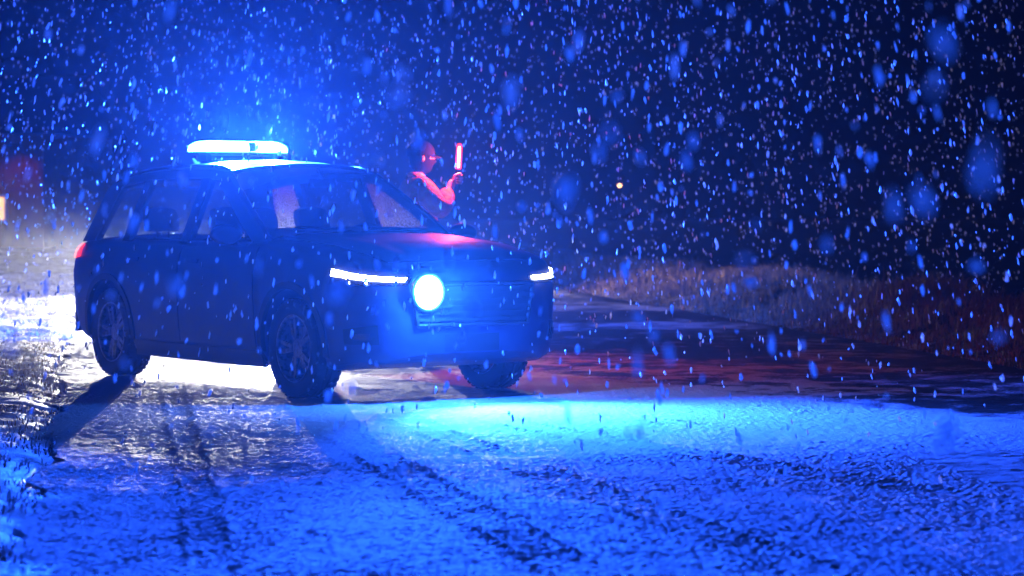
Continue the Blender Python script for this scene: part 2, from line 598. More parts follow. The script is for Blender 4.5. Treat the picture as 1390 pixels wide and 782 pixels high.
def make_wheel(car, x, s):
    w = empty('wheel'); w.parent = car; w.location = (x, s * .785, .345)
    if s < 0: w.rotation_euler = (0, 0, math.pi)
    t = MB().lathe([(.235, -.10), (.30, -.115), (.332, -.105), (.345, -.085), (.345, -.03), (.336, -.024), (.336, -.016), (.345, -.01),
                    (.345, .01), (.336, .016), (.336, .024), (.345, .03), (.345, .085), (.332, .105), (.30, .115), (.235, .10)], 'y', n=48)
    for k in range(40):                              # tread blocks on the shoulders
        q = 2 * math.pi * k / 40
        for yy in (-.078, .078):
            m3 = Matrix.Rotation(-q, 3, 'Y')
            t.box((.345 * math.cos(q), yy, .345 * math.sin(q)), (.006, .04, .03), m3)
    t.build('tyre', M_rubber, w, True)
    r = MB().lathe([(.22, -.09), (.238, -.10), (.238, .10), (.222, .098), (.215, .06), (.215, -.06)], 'y', n=40)
    r.lathe([(.0, .07), (.065, .066), (.07, .03), (.0, .03)], 'y', n=20)
    for k in range(10):
        q = 2 * math.pi * (k // 2) / 5 + (.16 if k % 2 else -.16)
        m3 = Matrix.Rotation(-q, 3, 'Y')
        r.box((.145 * math.cos(q), .062, .145 * math.sin(q)), (.16, .024, .028), m3)
    r.build('rim', M_alloy, w, True)
    MB().lathe([(.0, -.02), (.15, -.02), (.15, .0), (.0, .0)], 'y', n=28).build('brake_disc', M_alloy, w, True)


def make_seat(car, x, y, wide=.5, bench=False):
    s = empty('seat'); s.parent = car; s.location = (x, y, .42)
    MB().box((0, 0, .08), (.5, wide, .16)).build('cushion', M_seat, s)
    m3 = Matrix.Rotation(R(-14), 3, 'Y')
    b = MB()
    n = 8
    def fn(u, v):
        z = .1 + .56 * v
        w = wide * (.5 - .06 * v - .03 * (1 if v > .9 else 0))
        return (-.2 - z * .24 + .03 * math.cos((u - .5) * 3), (u - .5) * 2 * w, z), (-1, 0, 0)
    b.sheet(fn, 8, 8, .11)
    b.build('seat_back', M_seat, s, True)
    for dy in ((-.45, .45) if bench else (0,)):
        h = MB()
        def fh(u, v):
            a = (u - .5) * 2; q = (v - .5) * 2
            return (-.37 - .05 * v, dy + a * .135 * (1 - .12 * q * q), .71 + .19 * v * (1 - .12 * a * a)), (-1, 0, 0)
        h.sheet(fh, 8, 6, .09)
        h.tube([(-.41, dy - .05, .62), (-.41, dy - .05, .74)], .008, 6); h.tube([(-.41, dy + .05, .62), (-.41, dy + .05, .74)], .008, 6)
        h.build('headrest', M_seat, s, True)


def make_car(name, pos, heading, paint, police):
    car = empty(name, pos, heading)
    # ---- body shell: a loft of cross-sections, wheel wells and cabin cut out
    xs = sorted(set([a for a, b in HW] + [a for a, b in ZS] + list(np.round(np.arange(-2.2, 2.2, .12), 3))))
    rings = []
    for x in xs:
        zb, zs, hw = interp(ZB, x), interp(ZS, x), interp(HW, x)
        half = [(hw * .45, zb)] + [(hw * p, zb + (zs - zb) * t) for t, p in PROF]
        cr = .055 * np.clip((2.305 - x) / .5, 0.2, 1)
        half += [(hw * .80, zs + cr * .30), (hw * .6, zs + cr * .62), (hw * .3, zs + cr * .92), (0, zs + cr)]
        ring = [(x, y, z) for y, z in half] + [(x, -y, z) for y, z in reversed(half[:-1])]
        rings.append(ring)
    n = len(rings[0]); v = [p for r_ in rings for p in r_]; f = []
    for i in range(len(rings) - 1):
        for k in range(n):
            k2 = (k + 1) % n
            f.append((i * n + k, i * n + k2, (i + 1) * n + k2, (i + 1) * n + k))
    f.append(tuple(range(n))); f.append(tuple(range((len(rings) - 1) * n, len(rings) * n)))
    body = mobj('body', v, f, paint, None)
    cut = []
    for ax in (-1.41, 1.41):
        for s in (-1, 1):
            cut.append(MB().lathe([(.0, .62 * s), (.402, .62 * s), (.402, 1.2 * s), (.0, 1.2 * s)], 'y', (ax, 0, .36), 40).build('cutter', paint))
    cab = MB()
    cab.add([(-2.02, -.80, .42), (.72, -.80, .42), (.72, .80, .42), (-2.02, .80, .42),
             (-2.1, -.80, 1.4), (.86, -.80, 1.4), (.86, .80, 1.4), (-2.1, .80, 1.4)],
            [(0, 3, 2, 1), (4, 5, 6, 7), (0, 1, 5, 4), (1, 2, 6, 5), (2, 3, 7, 6), (3, 0, 4, 7)])
    cut.append(cab.build('cutter', paint))
    apply_bool(body, cut)
    body.data.polygons.foreach_set('use_smooth', [True] * len(body.data.polygons))
    body.data.set_sharp_from_angle(angle=R(32))
    body.parent = car
    # ---- sill and arch cladding
    for s in (-1, 1):
        c = MB()
        for ax in (-1.41, 1.41):
            prev = None
            def fn(u, v, ax=ax):
                q = R(-8 + 196 * u); r_ = .398 + .05 * v
                x, z = ax + r_ * math.cos(q), .36 + r_ * math.sin(q)
                z = max(z, .21)
                return (x, s * (ybody(x, max(z, .3)) + .014), z), (0, -s, 0)
            c.sheet(fn, 22, 2, .035)
        def fs(u, v):
            x = -.98 + 1.96 * u; z = .19 + .12 * v
            return (x, s * (ybody(x, max(z, .24)) + .012), z), (0, -s, 0)
        c.sheet(fs, 10, 2, .04)
        c.build('arch_cladding', M_plastic, car, True)
    # ---- bonnet panel
    def fb(u, v):
        x = .98 + (2.17 - .98) * u; w = interp(HW, x) * .80; y = (v - .5) * 2 * w * (1 - .05 * u)
        zs = interp(ZS, x); cr = .055 * float(np.clip((2.305 - x) / .5, .2, 1))
        a = abs(y) / interp(HW, x)
        z = zs + cr * float(np.interp(a, [0, .3, .6, .8, .9], [1, .92, .62, .3, 0]))
        crease = .012 * math.exp(-((a - .55) / .08) ** 2)
        return (x, y, z + .007 + crease), (0, 0, -1)
    MB().sheet(fb, 16, 24, .012).build('bonnet', paint, car, True)
    # ---- doors, windows, pillars
    for s in (-1, 1):
        for kind, x0, x1 in (('front_door', .92, -.20), ('rear_door', -.215, -1.16)):
            d = MB()
            def fd(u, v, x0=x0, x1=x1, kind=kind):
                x = x0 + (x1 - x0) * u
                lo = .33; hi = interp(ZS, x) - .045
                if kind == 'rear_door':
                    dx = x + 1.41
                    if abs(dx) < .50: lo = max(lo, .36 + math.sqrt(max(0, .47 ** 2 - dx * dx)))
                z = lo + (hi - lo) * v
                return (x, s * (ybody(x, z) + .007), z), (0, -s, 0)
            d.sheet(fd, 16, 12, .012)
            door = d.build('door', paint, car, True)
            hx = x1 + .16 * (1 if kind == 'front_door' else 1)
            h = MB()
            def fh(u, v, hx=hx):
                x = hx + .2 * (u - .3); z = .925 + .028 * (v - .5)
                return (x, s * (ybody(x, z) + .022 + .020 * math.sin(math.pi * u)), z), (0, -s, 0)
            h.sheet(fh, 8, 2, .018)
            h.build('handle', paint, door, True)
            wb = 1.075
            if kind == 'front_door':
                P = [(.80, wb), (-.145, wb), (-.145, rail(-.145) - .055), (.035, rail(0) - .075)]
            else:
                P = [(-.265, wb), (-1.13, wb), (-1.10, rail(-1.1) - .055), (-.265, rail(-.265) - .055)]
            g = MB(); quad_patch(g, P, s, yglass, -.012, .005)
            g.build('window', M_wet if (police and s > 0 and kind == 'front_door') else M_glass, door, True)
        g = MB(); quad_patch(g, [(-1.215, 1.08), (-1.78, 1.115), (-1.60, rail(-1.6) - .06), (-1.19, rail(-1.2) - .055)], s, yglass, -.012, .005)
        g.build('quarter_window', M_wet if (police and s > 0) else M_glass, car, True)
        p = MB(); quad_patch(p, [(.985, 1.06), (.78, 1.06), (.0, rail(0) - .07), (.075, rail(.05) + .004)], s, yglass, .0, .045)
        p.build('windscreen_pillar', paint, car, True)
        p = MB(); quad_patch(p, [(-.14, 1.06), (-.27, 1.06), (-.27, rail(-.27) - .05), (-.14, rail(-.14) - .05)], s, yglass, -.002, .05)
        p.build('middle_pillar', M_plastic, car, True)
        p = MB(); quad_patch(p, [(-1.12, 1.06), (-1.225, 1.06), (-1.20, rail(-1.2) - .05), (-1.09, rail(-1.1) - .05)], s, yglass, -.002, .05)
        p.build('middle_pillar', M_plastic, car, True)
        p = MB(); quad_patch(p, [(-1.77, 1.06), (-2.13, 1.045), (-1.93, rail(-1.9) - .01), (-1.59, rail(-1.6) - .05)], s, yglass, .0, .06)
        p.build('tailgate_pillar', paint, car, True)
        p = MB()
        def fr(u, v):
            x = .07 - 1.99 * u; z = rail(x) - .062 * (1 - v) + .004
            return (x, s * (yglass(x, z)), z), (0, -s * .8, -.6)
        p.sheet(fr, 20, 3, .04)
        p.build('roof_side', paint, car, True)
        rr = MB(); pts = [(.02 - 1.75 * k / 14, s * (yglass(0, 1.6) - .055), rail(.02 - 1.75 * k / 14) + (.030 if 0 < k < 14 else .012)) for k in range(15)]
        rr.tube(pts, .014, 8)
        rr.build('roof_rail', M_plastic, car, True)
    # ---- roof, windscreen, rear window
    def froof(u, v):
        a = (v - .5) * 2; c = 1 - a * a
        x = (.07 + .10 * c) * (1 - u) + (-1.93 - .03 * c) * u
        y = a * (yglass(x if abs(x) < 2 else 0, rail(x)) - .002)
        return (x, y, rail(x) + crown(x) * c ** .8 + .002), (0, 0, -1)
    MB().sheet(froof, 30, 28, .03).build('roof', paint, car, True)
    def fws(u, v):
        a = (v - .5) * 2 * .955; c = 1 - a * a
        xb, xt = .93 + .12 * c, .075 + .105 * c
        zb, zt = 1.085 + .05 * c, rail(.05) + crown(0) * c ** .8 - .004
        x = xb + (xt - xb) * u; z = zb + (zt - zb) * u + .02 * math.sin(math.pi * u)
        yb, yt = yglass(.93, 1.08), yglass(.07, rail(.05))
        return (x, a * (yb + (yt - yb) * u), z), (-.5, 0, -.8)
    MB().sheet(fws, 12, 20, .006).build('windscreen', M_glass, car, True)
    def frw(u, v):
        a = (v - .5) * 2 * .90; c = 1 - a * a
        xb, xt = -2.13 - .07 * c, -1.95 - .03 * c
        zb, zt = 1.05, rail(-1.93) + crown(-1.9) * c ** .8 - .012
        yb, yt = yglass(-2.0, 1.08), yglass(-1.95, 1.53)
        return (xb + (xt - xb) * u, a * (yb + (yt - yb) * u), zb + (zt - zb) * u), (1, 0, -.3)
    MB().sheet(frw, 10, 16, .006).build('rear_window', M_glass, car, True)
    def fsp(u, v):
        a = (u - .5) * 2; c = 1 - a * a
        return (-1.90 - .03 * c - .10 * v, a * .54, rail(-1.93) + crown(-1.9) * c ** .8 + .008 - .03 * v), (0, 0, -1)
    MB().sheet(fsp, 16, 4, .03).build('spoiler', paint, car, True)
    wp = MB()
    for y0 in (-.1, .5):
        wp.tube([(1.02, y0 + .02, 1.135), (.985, y0 - .25, 1.165), (.955, y0 - .52, 1.165)], .011, 6)
    wp.build('wiper', M_plastic, car)
    # ---- mirrors
    for s in (-1, 1):
        m = MB()
        def fm(u, v):
            q = 2 * math.pi * u; p = math.pi * v
            r_ = math.sin(p) ** .6
            return (.70 + .055 * math.cos(p) * 1.0 + .0, s * (1.015 + .125 * r_ * math.cos(q)), 1.125 + .075 * r_ * math.sin(q)), (0, 0, 0)
        vs, fs_ = [], []
        nu, nv = 16, 10
        for i in range(nu):
            for j in range(nv + 1):
                vs.append(fm(i / nu, j / nv)[0])
        for i in range(nu):
            for j in range(nv):
                i2 = (i + 1) % nu
                fs_.append((i * (nv + 1) + j, i2 * (nv + 1) + j, i2 * (nv + 1) + j + 1, i * (nv + 1) + j + 1))
        m.add(vs, fs_)
        m.tube([(.72, s * .83, 1.07), (.71, s * .93, 1.08)], .025, 8)
        m.build('door_mirror', M_plastic, car, True)
    # ---- front: headlights, grille, intake, plate
    for s in (-1, 1):
        hl = empty('headlight'); hl.parent = car
        z1 = lambda u: .905 - .055 * u
        z0 = lambda u: .795 + .0 * u
        front_patch(s, 1.90, 2.285, z0, z1, .004, .02).build('bowl', M_reflect, hl, True)
        for xx, zz in ((2.06, .825), (2.17, .82)):
            y = ybody(xx, zz)
            MB().lathe([(.0, .0), (.026, .0), (.03, .016), (.022, .02), (.0, .012)], 'x', (xx, s * (y + .0), zz), 14).build('projector', M_chrome, hl, True)
        front_patch(s, 1.91, 2.277, lambda u: .858 - .040 * u, lambda u: .904 - .058 * u, .016, .008).build('light_strip', M_drl if police else M_beam, hl, True)
        front_patch(s, 1.885, 2.292, lambda u: .788, lambda u: .912 - .055 * u, .024, .004).build('cover_glass', M_clear, hl, True)
        front_patch(s, 2.02, 2.22, lambda u: .40, lambda u: .50 + .03 * u, .006, .02).build('corner_intake', M_plastic, car, True)
        fl = front_patch(s, 2.10, 2.19, lambda u: .43, lambda u: .475, .012, .012)
        fl.build('fog_lamp', M_reflect, car, True)
        # rear lamp wraps the rear corner
        tl = MB()
        def ft(u, v):
            x = -1.98 - .30 * u; z = .93 + (.10 + .02 * u) * v - .02 * u
            z = min(z, interp(ZS, x) - .01)
            return (x - .012 * u, s * (ybody(x, z) + .012), z), (.6 * u, -s * (1 - .3 * u), 0)
        tl.sheet(ft, 10, 4, .03)
        tl.build('tail_lamp', M_tail, car, True)
    g = empty('grille'); g.parent = car
    MB().box((2.300, 0, .665), (.03, .90, .27), None, 1.06).build('backing', M_plastic, g)
    fr_ = MB()
    for a, b in (((.45, .525), (.50, .80)), ((-.45, .525), (-.50, .80)), ((.45, .525), (-.45, .525)), ((.50, .80), (-.50, .80))):
        fr_.tube([(2.318, a[0], a[1]), (2.318, b[0], b[1])], .014, 8)
    fr_.build('surround', M_plastic, g, True)
    for k in range(6):
        MB().box((2.322, 0, .56 + k * .043), (.02, .90 + .016 * k, .014)).build('slat', M_plastic, g)
    ip = MB()
    def fi(u, v):
        y = (u - .5) * 1.1; z = .34 + .12 * v
        return (2.312 - .10 * (abs(y) / .55) ** 3, y, z), (-1, 0, 0)
    ip.sheet(fi, 14, 3, .05); ip.build('lower_intake', M_plastic, car, True)
    MB().box((-2.312, 0, .75), (.012, .52, .11)).build('number_plate', M_plate, car)
    bp = MB()
    def fbp(u, v):
        y = (u - .5) * 1.66; z = .32 + .22 * v
        return (-2.325 + .16 * (abs(y) / .83) ** 4, y, z), (1, 0, 0)
    bp.sheet(fbp, 16, 4, .05); bp.build('rear_bumper', M_plastic, car, True)
    # ---- wheels
    for ax in (1.41, -1.41):
        for s in (-1, 1): make_wheel(car, ax, s)
    MB().box((0, 0, .30), (3.6, 1.1, .12)).build('underbody', M_plastic, car)
    # ---- cabin
    db = MB()
    def fdb(u, v):
        a = (u - .5) * 2
        x = .86 - .42 * v; z = 1.10 + .06 * math.sin(math.pi * min(1, v * 1.2)) - .10 * max(0, v - .7) / .3
        return (x, a * .775, z + .02 * (1 - a * a)), (0, 0, -1)
    db.sheet(fdb, 14, 8, .22); db.build('dashboard', M_plastic, car, True)
    sw = MB(); c0 = Vector((.30, .37, 1.02)); ring = []
    for k in range(25):
        q = 2 * math.pi * k / 24
        ring.append(c0 + Vector((.07 * math.sin(q), .185 * math.cos(q), .172 * math.sin(q))))
    sw.tube(ring, .016, 8, False); sw.tube([c0, c0 + Vector((.18, 0, -.06))], .04, 8); sw.tube([ring[0], ring[12]], .018, 6)
    sw.build('steering_wheel', M_plastic, car, True)
    make_seat(car, .0, .37); make_seat(car, .0, -.37)
    make_seat(car, -.95, 0, 1.3, True)
    rv = MB().box((.32, 0, 1.50), (.03, .22, .065)); rv.tube([(.34, 0, 1.52), (.26, 0, 1.60)], .01, 6)
    rv.build('rear_view_mirror', M_plastic, car)
    an = MB()
    def fan(u, v):
        q = math.pi * u
        return (-1.60 - .10 * v - .10 * (1 - v) * math.cos(q) * .6, .02 * math.sin(q) * (1 - v) * (1 if u < .5 else -1), rail(-1.6) + crown(-1.6) + .07 * v), (0, 0, 0)
    an.tube([(-1.55, 0, 1.64), (-1.62, 0, 1.665), (-1.70, 0, 1.715)], [.035, .025, .008], 8)
    an.build('antenna', M_plastic, car, True)
    if police:
        # ---- roof light bar
        lb = empty('light_bar'); lb.parent = car; lb.location = (-.95, 0, 1.70)
        h = MB()
        def bar_sec(y):
            k = max(0.0, (abs(y) - .28) / .12)
            return 1 - .35 * k * k
        ys = [-.40, -.38, -.34, -.28, -.14, 0, .14, .28, .34, .38, .40]
        def loft(ylist, sec):
            vs = []; fs_ = []
            for y in ylist:
                w = bar_sec(y)
                for x, z in sec: vs.append((x * w, y, z if z < .05 else .05 + (z - .05) * w))
            m_ = len(sec)
            for i in range(len(ylist) - 1):
                for k in range(m_):
                    k2 = (k + 1) % m_
                    fs_.append((i * m_ + k, i * m_ + k2, (i + 1) * m_ + k2, (i + 1) * m_ + k))
            fs_.append(tuple(range(m_))); fs_.append(tuple(range((len(ylist) - 1) * m_, len(ylist) * m_)))
            return vs, fs_
        base = [(-.13, .03), (-.14, .045), (-.12, .055), (.12, .055), (.14, .045), (.13, .03)]
        h.add(*loft(ys, base)); h.build('housing', M_plastic, lb, True)
        dome = [(-.125, .057), (-.13, .09), (-.11, .125), (-.06, .14), (.06, .14), (.11, .125), (.13, .09), (.125, .057)]
        MB().add(*loft([-.40, -.38, -.34, -.28, -.14, .03], dome)).build('lens', M_bar, lb, True)
        MB().add(*loft([.11, .16, .28, .34, .38, .40], dome)).build('lens', M_bar, lb, True)
        MB().box((0, .07, .095), (.2, .07, .07)).build('centre_block', M_plastic, lb)
        for y in (-.30, .30):
            MB().box((0, y, .008), (.16, .05, .06), None, .8).build('mounting_foot', M_plastic, lb)
        for y in (-.20, .26):
            # the reflectors of each beacon throw its light forward and back, little to the sides
            spot('beacon_light', lb, (.145, y, .115), (1, -.12, .16), P_BAR, BLUE, 140, 1.0, .05)
            spot('beacon_light', lb, (-.145, y, .115), (-1, 0, .0), P_BAR * .5, BLUE, 150, .5, .05)
        # ---- blue lamp in the grille
        for y, lit in ((-.385, True),):
            sl = empty('grille_lamp'); sl.parent = car; sl.location = (2.335, y, .748)
            MB().lathe([(.105, -.02), (.130, -.01), (.134, .02), (.120, .024), (.110, .0)], 'x', n=28).build('rim', M_plastic, sl, True)
            MB().lathe([(.0, .055), (.055, .048), (.098, .030), (.119, .008), (.0, .0)], 'x', n=28).build('lens', M_strobe if lit else M_lensdark, sl, True)  # lens made oversized, its disc stands in for glare
            if lit:
                spot('strobe_light', sl, (.09, 0, 0), (1, 0.20, -.26), P_STROBE, BLUE, 124, 1.0, .09)
                point('glare_light', sl, (.14, 0, .01), P_GLOW, (.02, .16, 1.0), .05)  # added: washes the nose blue in place of lens bloom
                spot('halo_beam', sl, (.10, 0, .0), (.83, -.52, .14), P_HALO, (.014, .13, 1.0), 40, 1.0, .05)  # added: aimed at the viewer for a halo in the haze
    else:
        for s in (-1, 1):
            # low beam: an added unseen plate cuts the light off just above the horizontal
            MB().box((2.46, s * .68, .709), (.26, .26, .006), Matrix.Rotation(R(CUT_TILT), 3, 'Y')).build('beam_cut_plate', M_plastic, car)
            spot('headlight_beam', car, (2.34, s * .68, .700), (1, -.06, -.03), P_HEAD, (1.0, .95, .88), 29, 1.0, .003)
            point('fill_light', car, (2.40, s * .55, .735), P_FILL, (1.0, .93, .85), .03)  # added fill light, no lamp of the car
        spot('bank_light', car, (2.30, .90, .74), (.75, .80, -.05), P_BANK, (1.0, .74, .55), 88, 1.0, .02)  # added only to light the grassy bank
    return car


car = make_car('police_car', CAR_POS, CAR_H, M_paint, True)
tag(car, 'dark police car with lit blue roof light bar parked across the snowy road', 'car')
oc = make_car('oncoming_car', OTHER_POS, OTHER_H, M_paint2, False)
tag(oc, 'grey car with headlights on, stopped on the road behind the police car', 'car')

# ================================================================== person with the red baton
M_jacket = pmat('orange_jacket', (0.6, 0.22, 0.04), 0.8, bump=(22, .03), noise=(12, (0.6, 0.12, 0.03), .35, .7))
M_stripe = pmat('reflective_stripe', (0.75, 0.75, 0.72), 0.35, 0.3)
M_skin = pmat('skin', (0.55, 0.33, 0.25), 0.55, noise=(25, (0.5, 0.28, 0.2), .4, .7))
M_dark = pmat('dark_cloth', (0.007, 0.007, 0.010), 0.9, spec=.06, bump=(120, .002))


def skin_mesh(name, joints, edges, mat, parent, sub=2, root=0):
    me = bpy.data.meshes.new(name)
    me.from_pydata([j[0] for j in joints], edges, [])
    o = bpy.data.objects.new(name, me); COL.objects.link(o)
    sk = o.modifiers.new('skin', 'SKIN'); sk.use_smooth_shade = True
    sv = me.skin_vertices
    if not sv:
        bm = bmesh.new(); bm.from_mesh(me); bm.verts.layers.skin.verify(); bm.to_mesh(me); bm.free()
        sv = me.skin_vertices
    for i, j in enumerate(joints):
        r = j[1] if isinstance(j[1], tuple) else (j[1], j[1])
        sv[0].data[i].radius = r
        sv[0].data[i].use_root = (i == root)
    ss = o.modifiers.new('sub', 'SUBSURF'); ss.levels = sub; ss.render_levels = sub
    dg = bpy.context.evaluated_depsgraph_get()
    nm = bpy.data.meshes.new_from_object(o.evaluated_get(dg))
    o.modifiers.clear(); o.data = nm
    nm.materials.clear(); nm.materials.append(mat)
    nm.polygons.foreach_set('use_smooth', [True] * len(nm.polygons))
    o.parent = parent
    return o


P = empty('person', (-.80, 20.25, 0.0), R(15))     # faces along its own +x
tag(P, 'person in orange high-visibility jacket and dark cap holding up a glowing red baton', 'person')
HAND = Vector((.31, -.17, 1.555))
body_j = [((0, 0, .98), (.15, .11)), ((0, 0, 1.22), (.15, .12)), ((0, 0, 1.42), (.17, .12)), ((.01, 0, 1.55), .06), ((.03, 0, 1.63), .055),
          # legs
          ((0, -.10, .90), .10), ((.02, -.11, .50), .065), ((0, -.12, .10), .045), ((.12, -.13, .05), .042),
          ((0, .10, .90), .10), ((.0, .11, .50), .065), ((-.02, .12, .10), .045), ((.10, .13, .05), .042),
          # right arm, raised, holding the baton
          ((0, -.20, 1.46), .07), ((.16, -.32, 1.28), .052), (tuple(HAND - Vector((.05, -.03, .06))), .034), (tuple(HAND - Vector((.02, -.02, .0))), .04),
          # left arm, hanging
          ((0, .20, 1.46), .07), ((-.03, .27, 1.18), .052), ((.06, .28, .94), .034), ((.08, .27, .85), .04)]
body_e = [(0, 1), (1, 2), (2, 3), (3, 4), (0, 5), (5, 6), (6, 7), (7, 8), (0, 9), (9, 10), (10, 11), (11, 12),
          (2, 13), (13, 14), (14, 15), (15, 16), (2, 17), (17, 18), (18, 19), (19, 20)]
bm = bmesh.new()
tmp = skin_mesh('body', body_j, body_e, M_skin, P)
# head: an ovoid with brow, nose, mouth, chin and ears, joined into the same body mesh
hv, hf = [], []
nu, nv = 24, 18
for i in range(nu):
    for j in range(nv + 1):
        q = 2 * math.pi * i / nu; p = math.pi * j / nv
        d = Vector((math.sin(p) * math.cos(q), math.sin(p) * math.sin(q), math.cos(p)))
        r = Vector((.100, .078, .125))
        v = Vector((d.x * r.x, d.y * r.y, d.z * r.z))
        if d.z < 0: v.y *= 1 - .30 * (-d.z) ** 1.3; v.x *= (1 - .12 * (-d.z)) if d.x < 0 else 1
        fx = max(0, d.x)
        v.x += .026 * fx * math.exp(-(d.y / .16) ** 2) * math.exp(-((d.z + .12) / .16) ** 2)      # nose
        v.x -= .010 * fx * math.exp(-((abs(d.y) - .33) / .14) ** 2) * math.exp(-((d.z - .06) / .12) ** 2)   # eye sockets
        v.x += .008 * fx * math.exp(-((d.z - .22) / .08) ** 2)                                       # brow
        v.x -= .006 * fx * math.exp(-((d.z + .48) / .05) ** 2) * math.exp(-(d.y / .3) ** 2)           # mouth line
        v.x += .012 * fx * math.exp(-((d.z + .75) / .14) ** 2)                                       # chin
        hv.append(v + Vector((.045, 0, 1.725)))
for i in range(nu):
    for j in range(nv):
        i2 = (i + 1) % nu
        hf.append((i * (nv + 1) + j, i2 * (nv + 1) + j, i2 * (nv + 1) + j + 1, i * (nv + 1) + j + 1))
hm = MB().add(hv, hf)
for s in (-1, 1):
    ear = [Vector((.03 + .012 * math.sin(k * .5), s * (.078 + .004 * (k % 3)), 1.70 + .009 * k)) for k in range(7)]
    hm.tube(ear, [.006, .011, .012, .012, .013, .011, .006], 8)
# fingers of the raised hand close round the handle, the thumb from the side of the palm
for k in range(4):
    z = HAND.z - .032 + .021 * k; L = (.8, .95, 1.0, .92)[k]
    a = [HAND + Vector((-.012, .035, z - HAND.z)), HAND + Vector((.032 * L, .030, z - HAND.z)), HAND + Vector((.040 * L, -.012, z - HAND.z)), HAND + Vector((.008, -.034 * L, z - HAND.z)), HAND + Vector((-.016, -.026, z - HAND.z))]
    hm.tube(a, [.010, .0098, .0092, .0085, .0065], 8)
hm.tube([HAND + Vector((-.03, .0, .0)), HAND + Vector((-.026, -.028, .028)), HAND + Vector((.004, -.036, .046)), HAND + Vector((.022, -.026, .05))], [.013, .0115, .0105, .007], 8)
for k in range(4):      # relaxed hanging hand
    b0 = Vector((.085, .255 + .0, .82)) + Vector((.018 * (k - 1.5), 0, 0)); L = (.82, .95, 1, .9)[k]
    hm.tube([b0 + Vector((0, .01, .03)), b0 + Vector((.004, -.002, -.03 * L)), b0 + Vector((.002, -.016, -.055 * L)), b0 + Vector((-.002, -.03, -.07 * L))], [.0095, .009, .0085, .006], 8)
hm.tube([(.10, .275, .87), (.125, .255, .835), (.13, .238, .80)], [.012, .010, .007], 8)
bmx = bmesh.new(); bmx.from_mesh(tmp.data)
vv = [bmx.verts.new(p) for p in hm.v]
for q in hm.f: bmx.faces.new([vv[i] for i in q])
for fa in bmx.faces: fa.smooth = True
bmesh.ops.recalc_face_normals(bmx, faces=bmx.faces)
bmx.to_mesh(tmp.data); bmx.free()
# clothing
jk = [((0, 0, .84), (.215, .165)), ((0, 0, 1.0), (.205, .155)), ((0, 0, 1.22), (.195, .155)), ((0, 0, 1.42), (.225, .165)), ((.0, 0, 1.56), (.105, .10)), ((.02, 0, 1.61), (.088, .085)),
      ((0, -.215, 1.47), .115), ((.16, -.33, 1.28), .098), (tuple(HAND - Vector((.075, -.03, .09))), .075),
      ((0, .215, 1.47), .098), ((-.03, .285, 1.18), .078), ((.045, .287, .97), .056)]
jacket = skin_mesh('jacket', jk, [(0, 1), (1, 2), (2, 3), (3, 4), (4, 5), (3, 6), (6, 7), (7, 8), (3, 9), (9, 10), (10, 11)], M_jacket, P, root=1)
tr = [((0, 0, .93), (.165, .13)), ((0, -.10, .82), .118), ((.02, -.115, .50), .095), ((0, -.12, .13), .075), ((0, .10, .82), .118), ((0, .115, .50), .095), ((-.02, .12, .13), .075)]
skin_mesh('trousers', tr, [(0, 1), (1, 2), (2, 3), (0, 4), (4, 5), (5, 6)], M_dark, P)
for s, x0 in ((-1, 0), (1, -.02)):
    skin_mesh('boot', [((x0, s * .12, .16), .062), ((x0, s * .122, .055), (.06, .055)), ((x0 + .16, s * .13, .045), (.05, .045))], [(0, 1), (1, 2)], M_dark, P, 2, 1)
bl = MB()                       # added dark shell for the shade on the head, open at the eyes
kk = {}
for i in range(nu):
    for j in range(nv + 1):
        c0 = Vector((.045, 0, 1.725)); p_ = hv[i * (nv + 1) + j]
        kk[i, j] = c0 + (p_ - c0) * 1.07
bv = [kk[i, j] for i in range(nu) for j in range(nv + 1)]
bf = []
for i in range(nu):
    for j in range(nv):
        q = 2 * math.pi * (i + .5) / nu; p = math.pi * (j + .5) / nv
        if (math.sin(p) * math.cos(q) > .55 and -.05 < math.cos(p)) or math.cos(p) > .3: continue
        i2 = (i + 1) % nu
        bf.append((i * (nv + 1) + j, i2 * (nv + 1) + j, i2 * (nv + 1) + j + 1, i * (nv + 1) + j + 1))
bl.add(bv, bf).build('head_shade', M_dark, P, True)
cp = MB()
def fcap(i, j):
    q = 2 * math.pi * i / 24; p = math.pi * .56 * j / 8
    return Vector((.038 + .122 * math.sin(p) * math.cos(q), .100 * math.sin(p) * math.sin(q), 1.772 + .112 * math.cos(p)))
cv = [fcap(i, j) for i in range(24) for j in range(9)]
cf = [(i * 9 + j, ((i + 1) % 24) * 9 + j, ((i + 1) % 24) * 9 + j + 1, i * 9 + j + 1) for i in range(24) for j in range(8)]
cp.add(cv, cf)
def fvis(u, v):
    q = R(-60 + 120 * u); r_ = .105 + .065 * v * math.cos((u - .5) * 2.4)
    return (.045 + r_ * math.cos(q), .09 / .105 * r_ * math.sin(q), 1.765 - .025 * v), (0, 0, -1)
cp.sheet(fvis, 12, 4, .008)
cp.build('cap', M_dark, P, True)
for z0, rx, ry in ((1.05, .212, .255), (1.28, .205, .25)):
    b = MB()
    def fst(u, v, z0=z0, rx=rx, ry=ry):
        q = 2 * math.pi * u
        return (rx * .79 * math.cos(q), ry * .83 * math.sin(q), z0 + .05 * v), (-math.cos(q), -math.sin(q), 0)
    b.sheet(fst, 32, 2, .01); b.build('reflective_band', M_stripe, P, True)

